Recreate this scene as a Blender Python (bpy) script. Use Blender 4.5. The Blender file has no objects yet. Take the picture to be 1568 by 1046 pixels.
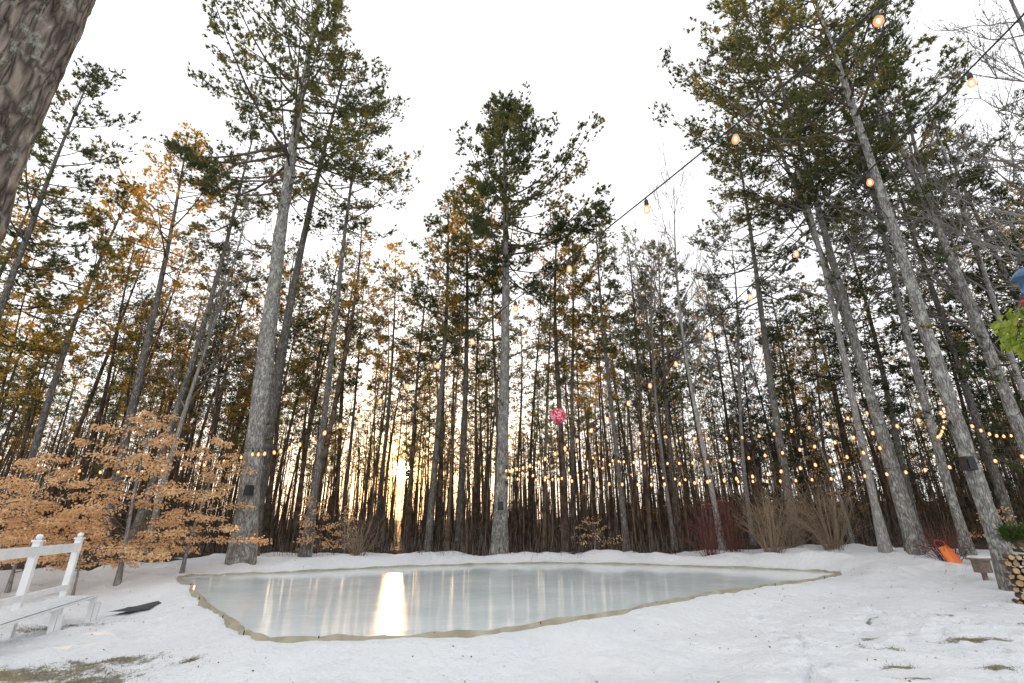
import bpy, math, random
import numpy as np
from mathutils import Vector, Euler
random.seed(3)
R=np.random.RandomState(11)
scene=bpy.context.scene
rad=math.radians
SUN_AZ=-12.3; SUN_EL=5.4
SUN=np.array([math.sin(rad(SUN_AZ))*math.cos(rad(SUN_EL)),math.cos(rad(SUN_AZ))*math.cos(rad(SUN_EL)),math.sin(rad(SUN_EL))])

# ------------------------------------------------------------ node helpers
def newmat(name):
    m=bpy.data.materials.new(name); m.use_nodes=True
    nt=m.node_tree; nt.nodes.clear()
    return m,nt
def N(nt,t,**kw):
    n=nt.nodes.new(t)
    for k,v in kw.items(): setattr(n,k,v)
    return n
def ramp(nt,fac,stops):
    r=nt.nodes.new('ShaderNodeValToRGB'); e=r.color_ramp.elements
    while len(e)<len(stops): e.new(0.5)
    for i,(p,c) in enumerate(stops):
        e[i].position=p; e[i].color=(c[0],c[1],c[2],1)
    nt.links.new(fac,r.inputs[0]); return r.outputs[0]
def mapping(nt,scale,coord='Object',rot=(0,0,0)):
    tc=nt.nodes.new('ShaderNodeTexCoord'); mp=nt.nodes.new('ShaderNodeMapping')
    mp.inputs['Scale'].default_value=scale; mp.inputs['Rotation'].default_value=rot
    nt.links.new(tc.outputs[coord],mp.inputs[0]); return mp.outputs[0]
def mixc(nt,fac,a,b,mode='MIX'):
    m=nt.nodes.new('ShaderNodeMix'); m.data_type='RGBA'; m.blend_type=mode
    for idx,v in ((0,fac),(6,a),(7,b)):
        if hasattr(v,'is_output'): nt.links.new(v,m.inputs[idx])
        elif idx==0: m.inputs[0].default_value=v
        else: m.inputs[idx].default_value=(v[0],v[1],v[2],1)
    return m.outputs[2]
def mth(nt,op,a,b=None,clamp=False):
    m=nt.nodes.new('ShaderNodeMath'); m.operation=op; m.use_clamp=clamp
    for i,v in enumerate((a,b)):
        if v is None: continue
        if hasattr(v,'is_output'): nt.links.new(v,m.inputs[i])
        else: m.inputs[i].default_value=v
    return m.outputs[0]
def noise(nt,vec,scale,detail=4,rough=.6):
    n=nt.nodes.new('ShaderNodeTexNoise'); n.inputs['Scale'].default_value=scale
    n.inputs['Detail'].default_value=detail; n.inputs['Roughness'].default_value=rough
    if vec is not None: nt.links.new(vec,n.inputs['Vector'])
    return n.outputs['Fac']
def noise_col(nt,v,s):
    n=nt.nodes.new('ShaderNodeTexNoise');n.inputs['Scale'].default_value=s;nt.links.new(v,n.inputs['Vector']);return n.outputs['Color']
def finish(nt,color,rough=.8,bump=None,bstr=.4,bdist=.02,spec=.3,metal=0):
    p=nt.nodes.new('ShaderNodeBsdfPrincipled'); o=nt.nodes.new('ShaderNodeOutputMaterial')
    if hasattr(color,'is_output'): nt.links.new(color,p.inputs['Base Color'])
    else: p.inputs['Base Color'].default_value=(*color,1)
    if hasattr(rough,'is_output'): nt.links.new(rough,p.inputs['Roughness'])
    else: p.inputs['Roughness'].default_value=rough
    p.inputs['Specular IOR Level'].default_value=spec; p.inputs['Metallic'].default_value=metal
    if bump is not None:
        b=nt.nodes.new('ShaderNodeBump'); b.inputs['Strength'].default_value=bstr; b.inputs['Distance'].default_value=bdist
        nt.links.new(bump,b.inputs['Height']); nt.links.new(b.outputs[0],p.inputs['Normal'])
    nt.links.new(p.outputs[0],o.inputs[0]); return p
def simple(name,c1,c2=None,rough=.7,scale=12,bstr=.2,spec=.3):
    m,nt=newmat(name); c2=c2 or tuple(x*.7 for x in c1)
    f=noise(nt,mapping(nt,(1,1,1)),scale)
    finish(nt,ramp(nt,f,[(.35,c1),(.65,c2)]),rough,f,bstr,.01,spec); return m
def matte(name,c1,c2,scale=3):
    m,nt=newmat(name);f=noise(nt,mapping(nt,(1,1,1)),scale,1)
    d=N(nt,'ShaderNodeBsdfDiffuse');o=N(nt,'ShaderNodeOutputMaterial')
    nt.links.new(ramp(nt,f,[(.35,c1),(.65,c2)]),d.inputs[0]);nt.links.new(d.outputs[0],o.inputs[0]);return m

def bark(name,dark,light,lichen=0.0,scale=1.0,lich=(.40,.42,.37),bd=.03):
    m,nt=newmat(name)
    v=mapping(nt,(7*scale,7*scale,1.6*scale))
    f=noise(nt,v,2.2,6,.7)
    vo=nt.nodes.new('ShaderNodeTexVoronoi'); vo.feature='DISTANCE_TO_EDGE'; vo.inputs['Scale'].default_value=2.6
    wv=nt.nodes.new('ShaderNodeVectorMath');wv.operation='ADD'
    nt.links.new(v,wv.inputs[0]);nt.links.new(noise_col(nt,v,1.5),wv.inputs[1]);nt.links.new(wv.outputs[0],vo.inputs['Vector'])
    cr=mth(nt,'MULTIPLY',vo.outputs['Distance'],3.0,True)
    hgt=mth(nt,'ADD',mth(nt,'MULTIPLY',cr,.5),mth(nt,'MULTIPLY',f,.7))
    c=ramp(nt,hgt,[(.25,dark),(.85,light)])
    if lichen>0:
        l=noise(nt,mapping(nt,(1,1,.7)),5.5,6,.72)
        lf=mth(nt,'MULTIPLY',mth(nt,'SUBTRACT',l,.60-lichen*.08),9,True)
        c=mixc(nt,mth(nt,'MULTIPLY',lf,.75),c,lich)
    oi=nt.nodes.new('ShaderNodeObjectInfo')
    k=mth(nt,'ADD',mth(nt,'MULTIPLY',oi.outputs['Random'],.5),.78)
    cc=nt.nodes.new('ShaderNodeVectorMath'); cc.operation='SCALE'
    nt.links.new(c,cc.inputs[0]); nt.links.new(k,cc.inputs['Scale'])
    finish(nt,cc.outputs[0],.9,hgt,.9,bd,.15); return m

def leafmat(name,stops,trans=.45,tcol=(1,1,1),nscale=.35):
    m,nt=newmat(name)
    g=nt.nodes.new('ShaderNodeNewGeometry')
    f=noise(nt,mapping(nt,(1,1,1)),nscale,2,.6)
    a=mth(nt,'ADD',mth(nt,'MULTIPLY',g.outputs['Random Per Island'],.3),mth(nt,'SUBTRACT',f,.15))
    c=ramp(nt,a,stops)
    d=nt.nodes.new('ShaderNodeBsdfDiffuse'); t=nt.nodes.new('ShaderNodeBsdfTranslucent')
    nt.links.new(c,d.inputs[0])
    nt.links.new(mixc(nt,1.0,c,tcol,'MULTIPLY'),t.inputs[0])
    mx=nt.nodes.new('ShaderNodeMixShader'); mx.inputs[0].default_value=trans
    nt.links.new(d.outputs[0],mx.inputs[1]); nt.links.new(t.outputs[0],mx.inputs[2])
    o=nt.nodes.new('ShaderNodeOutputMaterial'); nt.links.new(mx.outputs[0],o.inputs[0]); return m

M={}
M['bark']=bark('pine_bark',(.046,.041,.036),(.235,.215,.195),.5)
M['bark_lichen']=bark('lichen_bark',(.055,.051,.047),(.31,.295,.275),1.0)
M['bark_far']=matte('forest_bark',(.052,.037,.027),(.155,.118,.088),2.5)
M['bark_near']=bark('rough_bark',(.026,.020,.016),(.27,.225,.19),.8,.55,(.38,.38,.33),.06)
M['bark_grey']=bark('grey_bark',(.13,.125,.12),(.37,.35,.33),.4)
M['twig']=matte('dead_twig',(.12,.102,.088),(.065,.055,.047),.9)
M['brushtwig']=matte('brush_twig',(.080,.056,.040),(.034,.024,.017),.6)
M['twig_light']=matte('pale_twig',(.25,.23,.21),(.16,.145,.13),.9)
M['needles']=leafmat('pine_needles',[(.25,(.040,.057,.036)),(.45,(.075,.098,.050)),(.62,(.13,.145,.058)),(.78,(.36,.28,.065))],.48,(1.25,1.15,.8))
M['needles_sunlit']=leafmat('sunlit_pine_needles',[(.22,(.06,.080,.036)),(.38,(.14,.145,.048)),(.51,(.44,.32,.065)),(.72,(.78,.51,.10))],.52,(1.3,1.12,.7))  # low-sun gold on the crowns, put into the needle colour
M['needles_dark']=leafmat('hemlock_needles',[(.3,(.030,.045,.032)),(.6,(.055,.072,.044)),(.8,(.11,.10,.045))],.35,(1.1,1.1,.8))
M['beech']=leafmat('beech_leaves',[(.25,(.58,.37,.20)),(.5,(.76,.53,.31)),(.75,(.85,.65,.42))],.5,(1.08,.98,.86),1.5)

# ------------------------------------------------------------ mesh builder
class B:
    def __init__(s): s.v=[];s.n=0;s.f=[];s.mats=[]
    def mi(s,m):
        if m not in s.mats: s.mats.append(m)
        return s.mats.index(m)
    def add(s,verts,faces,mat,smooth=True):
        verts=np.asarray(verts,float).reshape(-1,3); faces=np.asarray(faces,int)
        s.f.append((faces+s.n,s.mi(mat),smooth)); s.v.append(verts); s.n+=len(verts)
    def segs(s,p0,p1,r0,r1,mat,sides=3):
        p0=np.asarray(p0,float).reshape(-1,3);p1=np.asarray(p1,float).reshape(-1,3);n=len(p0)
        if n==0: return
        r0=np.broadcast_to(r0,(n,)).reshape(n,1,1); r1=np.broadcast_to(r1,(n,)).reshape(n,1,1)
        d=p1-p0; d=d/(np.linalg.norm(d,axis=1,keepdims=True)+1e-9)
        ref=np.where(np.abs(d[:,2:3])<.9,np.array([[0,0,1.]]),np.array([[1.,0,0]]))
        a=np.cross(d,ref); a/=np.linalg.norm(a,axis=1,keepdims=True)+1e-9; b=np.cross(d,a)
        an=np.arange(sides)*2*math.pi/sides
        off=np.cos(an)[None,:,None]*a[:,None]+np.sin(an)[None,:,None]*b[:,None]
        V=np.concatenate([p0[:,None]+off*r0,p1[:,None]+off*r1],axis=1)
        k=np.arange(sides);k2=(k+1)%sides
        q=np.stack([k,k2,k2+sides,k+sides],1)
        F=(q[None]+(np.arange(n)*2*sides)[:,None,None]).reshape(-1,4)
        s.add(V,F,mat)
    def poly(s,pts,r,mat,sides=6):
        pts=np.asarray(pts,float); r=np.broadcast_to(r,(len(pts),))
        s.segs(pts[:-1],pts[1:],r[:-1],r[1:],mat,sides)
    def tube(s,pts,r,mat,sides=12,closed=False,rs=None):
        pts=np.asarray(pts,float);n=len(pts);r=np.broadcast_to(r,(n,))
        if closed: t=np.roll(pts,-1,0)-np.roll(pts,1,0)
        else: t=np.gradient(pts,axis=0)
        t/=np.linalg.norm(t,axis=1,keepdims=True)+1e-9
        a=np.zeros((n,3)); ref=np.array([1.,0,0]) if abs(t[0,0])<.8 else np.array([0,1.,0])
        for i in range(n):
            x=ref-np.dot(ref,t[i])*t[i]; x/=np.linalg.norm(x); a[i]=x; ref=x
        b=np.cross(t,a); an=np.arange(sides)*2*math.pi/sides
        rr=r[:,None]*np.ones(sides)
        if rs is not None: rr=rr*rs
        V=pts[:,None]+(np.cos(an)[None,:,None]*a[:,None]+np.sin(an)[None,:,None]*b[:,None])*rr[:,:,None]
        F=[]
        k=np.arange(sides);k2=(k+1)%sides
        for i in range(n if closed else n-1):
            j=(i+1)%n
            F.append(np.stack([i*sides+k,i*sides+k2,j*sides+k2,j*sides+k],1))
        s.add(V,np.concatenate(F),mat)
    def blades(s,c,d,L,W,mat,rng):
        n=len(c)
        if n==0:return
        rv=rng.normal(size=(n,3)); sd=np.cross(d,rv); sd/=np.linalg.norm(sd,axis=1,keepdims=True)+1e-9
        sd=sd*np.reshape(np.broadcast_to(W,(n,)),(n,1))*.5
        tip=c+d*np.reshape(np.broadcast_to(L,(n,)),(n,1))
        V=np.stack([c-sd,c+sd,tip],1)
        s.add(V,np.arange(3*n).reshape(n,3),mat,False)
    def leaves(s,c,d,L,W,mat,rng):
        n=len(c)
        rv=rng.normal(size=(n,3)); rv[:,2]*=.4; sd=np.cross(d,rv); sd/=np.linalg.norm(sd,axis=1,keepdims=True)+1e-9
        L=np.reshape(np.broadcast_to(L,(n,)),(n,1));W=np.reshape(np.broadcast_to(W,(n,)),(n,1))
        nr=np.cross(sd,d)
        V=np.stack([c,c+d*L*.5+sd*W*.5+nr*L*.1,c+d*L,c+d*L*.5-sd*W*.5+nr*L*.1],1)
        s.add(V,np.arange(4*n).reshape(n,4),mat,False)
    def box(s,c,size,mat,rz=0,rx=0,ry=0,taper=1.0):
        hx,hy,hz=[k/2 for k in size]
        V=[]
        for z in(-1,1):
            t=taper if z>0 else 1
            for x,y in((-1,-1),(1,-1),(1,1),(-1,1)): V.append((x*hx*t,y*hy*t,z*hz))
        V=np.array(V)
        Rm=np.array(Euler((rx,ry,rz)).to_matrix())
        V=V@Rm.T+np.array(c)
        s.add(V,[(0,3,2,1),(4,5,6,7),(0,1,5,4),(1,2,6,5),(2,3,7,6),(3,0,4,7)],mat,False)
    def lathe(s,prof,c,mat,sides=16):
        prof=np.array(prof);an=np.arange(sides)*2*math.pi/sides
        V=np.stack([prof[:,0][:,None]*np.cos(an),prof[:,0][:,None]*np.sin(an),prof[:,1][:,None]*np.ones(sides)],-1)+np.array(c)
        k=np.arange(sides);k2=(k+1)%sides
        F=np.concatenate([np.stack([i*sides+k,i*sides+k2,(i+1)*sides+k2,(i+1)*sides+k],1) for i in range(len(prof)-1)])
        s.add(V,F,mat)
    def mesh(s,name):
        me=bpy.data.meshes.new(name); V=np.concatenate(s.v); me.vertices.add(len(V)); me.vertices.foreach_set('co',V.ravel())
        loops=[];tot=[];mi=[];sm=[]
        for f,m,smo in s.f:
            loops.append(f.ravel());tot.append(np.full(len(f),f.shape[1]));mi.append(np.full(len(f),m));sm.append(np.full(len(f),smo))
        loops=np.concatenate(loops);tot=np.concatenate(tot);st=np.concatenate([[0],np.cumsum(tot)[:-1]])
        me.loops.add(len(loops));me.loops.foreach_set('vertex_index',loops.astype(np.int32))
        me.polygons.add(len(tot));me.polygons.foreach_set('loop_start',st.astype(np.int32));me.polygons.foreach_set('loop_total',tot.astype(np.int32))
        me.polygons.foreach_set('material_index',np.concatenate(mi).astype(np.int32));me.polygons.foreach_set('use_smooth',np.concatenate(sm))
        for m in s.mats: me.materials.append(M[m] if isinstance(m,str) else m)
        me.update(calc_edges=True); me.validate(); return me
    def obj(s,name,loc=(0,0,0),parent=None):
        return place(s.mesh(name),name,loc,parent)
def place(me,name,loc=(0,0,0),parent=None,rz=0,sc=1):
    o=bpy.data.objects.new(name,me); scene.collection.objects.link(o)
    o.location=loc; o.rotation_euler=(0,0,rz)
    o.scale=(sc,sc,sc) if not hasattr(sc,'__len__') else sc
    if parent: o.parent=parent
    return o
def empty(name,loc=(0,0,0)):
    o=bpy.data.objects.new(name,None); scene.collection.objects.link(o); o.location=loc; o.empty_display_size=.3; return o

# ------------------------------------------------------------ value noise
_g=np.random.RandomState(5).rand(256,256)
def vn(x,y):
    xi=np.floor(x).astype(int);yi=np.floor(y).astype(int);fx=x-xi;fy=y-yi
    fx=fx*fx*(3-2*fx);fy=fy*fy*(3-2*fy);g=_g
    a=g[xi%256,yi%256];b=g[(xi+1)%256,yi%256];c=g[xi%256,(yi+1)%256];d=g[(xi+1)%256,(yi+1)%256]
    return a*(1-fx)*(1-fy)+b*fx*(1-fy)+c*(1-fx)*fy+d*fx*fy-.5
def ss(a,b,x):
    t=np.clip((x-a)/(b-a),0,1);return t*t*(3-2*t)

# ------------------------------------------------------------ rink outline
ctrl=np.array([(-8.75,14.1),(-7.2,12.1),(-5.4,9.7),(-3.8,7.7),(-2.95,6.9),(-1.4,7.0),(.15,7.65),(2.5,9.6),(4.25,11.1),(6.6,12.95),(8.9,14.7),(9.3,15.5),(8.6,16.3),(4.9,18.2),(1.6,19.0),(-1.2,18.4),(-4.0,17.3),(-6.4,15.6),(-8.1,14.7)])
def catmull(P,k=8):
    out=[];n=len(P)
    for i in range(n):
        p0,p1,p2,p3=P[i-1],P[i],P[(i+1)%n],P[(i+2)%n]
        for j in range(k):
            t=j/k
            out.append(.5*((2*p1)+(-p0+p2)*t+(2*p0-5*p1+4*p2-p3)*t*t+(-p0+3*p1-3*p2+p3)*t**3))
    return np.array(out)
RK=catmull(ctrl,8)
wob=np.array([[math.sin(i*1.1)*.03+math.sin(i*.37)*.04,math.cos(i*.9)*.04+math.sin(i*.23)*.04] for i in range(len(RK))])
RK=RK+wob
def rink_d(x,y):
    A=RK;Bp=np.roll(RK,-1,0);best=np.full(x.shape,1e9);ins=np.zeros(x.shape,bool)
    for a,b in zip(A,Bp):
        e=b-a;t=np.clip(((x-a[0])*e[0]+(y-a[1])*e[1])/(e@e),0,1)
        d=np.hypot(x-a[0]-t*e[0],y-a[1]-t*e[1]);best=np.minimum(best,d)
        c=((a[1]>y)!=(b[1]>y))&(x<(b[0]-a[0])*(y-a[1])/(b[1]-a[1]+1e-12)+a[0]);ins^=c
    return np.where(ins,-best,best)
FP=[]
_r=np.random.RandomState(9)
for (x0,y0,hd,nst) in((2.2,5.2,.75,15),(7.9,6.0,1.9,12),(5.2,5.6,.35,12),(-.8,5.7,2.95,9),(9.0,8.2,2.3,10),(-6.0,8.6,1.0,8),(3.6,7.6,-.1,9)):
    x,y=x0,y0
    for k in range(nst):
        hd+=_r.normal()*.12;x+=math.cos(hd)*.42;y+=math.sin(hd)*.42;s=.11*(1 if k%2 else -1)
        FP.append((x-math.sin(hd)*s+_r.normal()*.04,y+math.cos(hd)*s+_r.normal()*.04,hd,_r.uniform(.7,1.5)))
def ground_h(x,y):
    x=np.asarray(x,float);y=np.asarray(y,float)
    near=(np.abs(x)<25)&(y>0)&(y<30)
    d=np.full(x.shape,20.);
    if near.any(): d[near]=rink_d(x[near],y[near])
    base=-.24+.42*ss(12,19,y)+.30*ss(5,13,x)*ss(7,15,y)-.12*ss(-6,-11,x)*ss(16,10,y)
    lump=.12*vn(x*.9+7,y*.9)+.08*vn(x*2.3,y*2.3+9)+.04*vn(x*4.7+3,y*4.7)+.22*ss(11,17,y)*ss(26,20,y)*(vn(x*1.3+3,y*1.3)+.2)
    pit=vn(x*3.1+40,y*3.1+11);lump=lump-.10*ss(.24,.42,pit)*ss(1.0,3,d)
    if x.size>50:
        fpz=np.zeros_like(x);w=np.where((y>4)&(y<13)&(np.abs(x)<12))[0];wx=x[w];wy=y[w];acc=np.zeros(len(w))
        for (fx,fy,hd,k) in FP:
            dx=wx-fx;dy=wy-fy;m_=(np.abs(dx)<.4)&(np.abs(dy)<.4)
            if not m_.any(): continue
            a=(dx[m_]*math.cos(hd)+dy[m_]*math.sin(hd))/.19;b_=(-dx[m_]*math.sin(hd)+dy[m_]*math.cos(hd))/.09
            r2=a*a+b_*b_; acc[m_]+=k*(-.09*np.exp(-r2**1.5)+.02*np.exp(-(np.sqrt(r2)-1.5)**2*5))
        fpz[w]=acc*ss(.2,.6,d[w]);lump=lump+fpz
    far=ss(45,140,y)*2.0+ss(60,160,y)*ss(0,70,x)*5
    z=base+lump+far+ .02*vn(x*8,y*8)
    rim=-.005+.03*vn(x*3,y*3)+.02*vn(x*7,y*7)
    k=ss(0.08,1.3,d); z=rim*(1-k)+z*k
    z=z+.10*ss(.3,.9,d)*ss(2.2,1.0,d)*ss(12,15,y)
    z=np.where(d<-.03,-.16,z)
    return z
def gh(x,y): return float(ground_h(np.array([x]),np.array([y]))[0])

def axis(a,b,step,lo,hi):
    c=np.arange(a,b,step); L=[a];s=step
    while L[-1]>lo: s*=1.18; L.append(L[-1]-s)
    Rr=[c[-1]];s=step
    while Rr[-1]<hi: s*=1.18; Rr.append(Rr[-1]+s)
    return np.concatenate([L[:0:-1],c,Rr[1:]])
xs=axis(-13,14,.065,-900,900)
ys=np.concatenate([axis(4.5,11,.05,-900,10.9)[:-1],axis(11,22.5,.08,10.99,900)]);ys=np.unique(np.round(ys,4));ys=ys[np.concatenate([[True],np.diff(ys)>.02])]
X,Y=np.meshgrid(xs,ys); Z=ground_h(X.ravel(),Y.ravel())
V=np.stack([X.ravel(),Y.ravel(),Z],1)
nx=len(xs);ny=len(ys);i=np.arange(nx-1)[None,:]+np.arange(ny-1)[:,None]*nx
F=np.stack([i,i+1,i+1+nx,i+nx],-1).reshape(-1,4)
m,nt=newmat('snow_ground')
al=N(nt,'ShaderNodeAttribute',attribute_name='litter'); at=N(nt,'ShaderNodeAttribute',attribute_name='thaw')
pv=mapping(nt,(1,1,1))
n1=noise(nt,pv,.8,5,.65);n2=noise(nt,pv,7,5,.7);n3=noise(nt,pv,40,3,.7)
lit=mth(nt,'ADD',al.outputs['Fac'],mth(nt,'MULTIPLY',mth(nt,'SUBTRACT',n1,.5),2.0))
lit=mth(nt,'MULTIPLY',mth(nt,'SUBTRACT',lit,.45),6,True)
th=mth(nt,'ADD',at.outputs['Fac'],mth(nt,'ADD',mth(nt,'MULTIPLY',mth(nt,'SUBTRACT',n2,.5),2.6),mth(nt,'MULTIPLY',mth(nt,'SUBTRACT',n3,.5),1.6)))
th=mth(nt,'MULTIPLY',mth(nt,'SUBTRACT',th,.6),4,True)
snow=ramp(nt,n1,[(.3,(.785,.81,.845)),(.7,(.845,.86,.88))])
snow=mixc(nt,mth(nt,'MULTIPLY',mth(nt,'SUBTRACT',n3,.64),2.0,True),snow,(.66,.64,.61))
leaf=ramp(nt,n3,[(.3,(.022,.015,.010)),(.55,(.06,.038,.025)),(.7,(.13,.085,.055))])
grass=ramp(nt,n3,[(.3,(.10,.09,.06)),(.5,(.24,.22,.16)),(.7,(.46,.43,.38))])
c=mixc(nt,lit,snow,leaf); c=mixc(nt,th,c,grass)
bh=mth(nt,'ADD',mth(nt,'MULTIPLY',n2,1.0),mth(nt,'MULTIPLY',n3,.25))
bh=mth(nt,'SUBTRACT',bh,mth(nt,'MULTIPLY',th,.25))
finish(nt,c,.75,bh,1.0,.11,.25); M['snow']=m
b=B(); b.add(V,F,'snow')
g=b.obj('snow_ground')
xv,yv=V[:,0],V[:,1]
edge=20.0+.8*vn(xv*.3,yv*0+2)-ss(-9,-14,xv)*5-ss(13,17,xv)*4
lt=ss(-.6,1.8,yv-edge)*.98+ss(26,34,yv)*.9
lt=np.maximum(lt,ss(14,20,np.abs(xv))*ss(9,14,yv)*.85)
def blob(cx,cy,rx,ry): return np.clip(1.25-np.sqrt(((xv-cx)/rx)**2+((yv-cy)/ry)**2),0,1)
thw=np.zeros_like(xv)
for p in [(-5.9,6.45,1.9,.5,1.15),(-4.9,6.9,.9,.2,.95),(-4.6,6.2,.7,.25,1.0),(-3.7,6.5,.18,.14,1.0),(5.0,7.6,.4,.16,1.0),(4.6,6.75,.28,.11,1.0),(6.6,8.0,.65,.16,1.05),(4.35,6.2,.25,.12,1.0),(5.9,6.9,.3,.11,1.0),(6.1,9.6,.4,.09,.9),(7.3,7.2,.45,.14,1.0),(.9,6.2,.15,.06,.8),(-7.6,9.2,1.1,.5,.7),(-8.5,8.2,.8,.7,.7),(7.7,9.9,.4,.12,.8),(3.3,6.4,.15,.08,.8),(5.4,8.4,.3,.08,.9),(8.4,9.0,.5,.15,.9),(6.9,6.6,.4,.13,1.0),(8.0,8.2,.4,.11,1.0)]:
    thw=np.maximum(thw,blob(*p[:4])*p[4])
for nm,arr in(('litter',lt),('thaw',thw)):
    a=g.data.attributes.new(nm,'FLOAT','POINT'); a.data.foreach_set('value',arr.astype(np.float32))

# ------------------------------------------------------------ ice + liner
m,nt=newmat('rink_ice')
pv=mapping(nt,(1,1,1))
n1=noise(nt,pv,.5,6,.6)
sc1=noise(nt,mapping(nt,(1.2,22,1),rot=(0,0,.5)),1.5,5,.75); sc2=noise(nt,mapping(nt,(1.0,26,1),rot=(0,0,-.45)),1.3,5,.75)
s=mth(nt,'MAXIMUM',sc1,sc2); sm=mth(nt,'MULTIPLY',mth(nt,'SUBTRACT',s,.56),5,True)
c=ramp(nt,n1,[(.3,(.52,.58,.60)),(.7,(.72,.76,.77))])
c=mixc(nt,mth(nt,'MULTIPLY',sm,.8),c,(.87,.88,.88))
n4=noise(nt,pv,5,5,.6)
ro=mth(nt,'ADD',mth(nt,'MULTIPLY',n4,.12),mth(nt,'ADD',mth(nt,'MULTIPLY',sm,.28),.035))
bh=mth(nt,'ADD',mth(nt,'MULTIPLY',noise(nt,pv,2.2,3,.5),.8),mth(nt,'MULTIPLY',sm,.08))
p=finish(nt,c,ro,bh,.03,.02,.38); p.inputs['IOR'].default_value=1.29
M['ice']=m
b=B()
b.add(np.column_stack([RK,np.zeros(len(RK))]),[list(range(len(RK)))],'ice',False); b.obj('ice_rink')
M['liner']=simple('rink_liner',(.36,.33,.25),(.24,.22,.16),.55,3,.3,.3)
b=B(); n=len(RK)
tan=np.roll(RK,-1,0)-np.roll(RK,1,0); nrm=np.column_stack([tan[:,1],-tan[:,0]]); nrm/=np.linalg.norm(nrm,axis=1,keepdims=True)
prof=[(-.02,-.08),(-.02,.025),(.0,.042),(.03,.045),(.055,.03),(.075,-.02),(.10,-.08),(.13,-.2)]
K=len(prof); V=[]
for i in range(n):
    for (o,z) in prof:
        w=1+.35*math.sin(i*1.7)+.25*math.sin(i*.61)
        V.append((RK[i,0]+nrm[i,0]*o*w,RK[i,1]+nrm[i,1]*o*w,z*(1+.3*math.sin(i*2.3))+.012*math.sin(i*.9)))
F=[(i*K+j,((i+1)%n)*K+j,((i+1)%n)*K+j+1,i*K+j+1) for i in range(n) for j in range(K-1)]
b.add(V,F,'liner')
M['dark']=simple('dark_metal',(.03,.03,.03),(.02,.02,.02),.5)
for i in range(0,n,7):
    b.segs([(RK[i,0]+nrm[i,0]*.07,RK[i,1]+nrm[i,1]*.07,-.1)],[(RK[i,0]+nrm[i,0]*.06,RK[i,1]+nrm[i,1]*.06,.05)],.007,.007,'dark',5)
b.obj('rink_liner_frame')

# ------------------------------------------------------------ trees
def trunk(b,h,r,mat,rng,lean=(0,0),curve=.3,sides=10,rings=14,top=.08,rough=.08,z0=-.4,flare=.5):
    ph=rng.rand(4)*6
    def tp(z):
        z=np.asarray(z,float); t=z/h
        return np.stack([lean[0]*z+curve*(np.sin(t*3.1+ph[0])-math.sin(ph[0]))*t**.5,lean[1]*z+curve*(np.sin(t*3.7+ph[1])-math.sin(ph[1]))*t**.5,z],-1)
    def tr(z):
        t=np.clip(np.asarray(z,float)/h,0,1); return r*((1-t)**.8*(1-top)+top)+r*flare*np.exp(-np.maximum(np.asarray(z,float),0)/ (2.2*r+.15))
    zz=np.concatenate([[z0],np.linspace(0,h,rings)])
    P=tp(np.maximum(zz,0)); P[0,2]=z0
    rs=1+rough*rng.normal(size=(len(zz),sides))
    b.tube(P,tr(zz),mat,sides,rs=rs); return tp,tr

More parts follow.
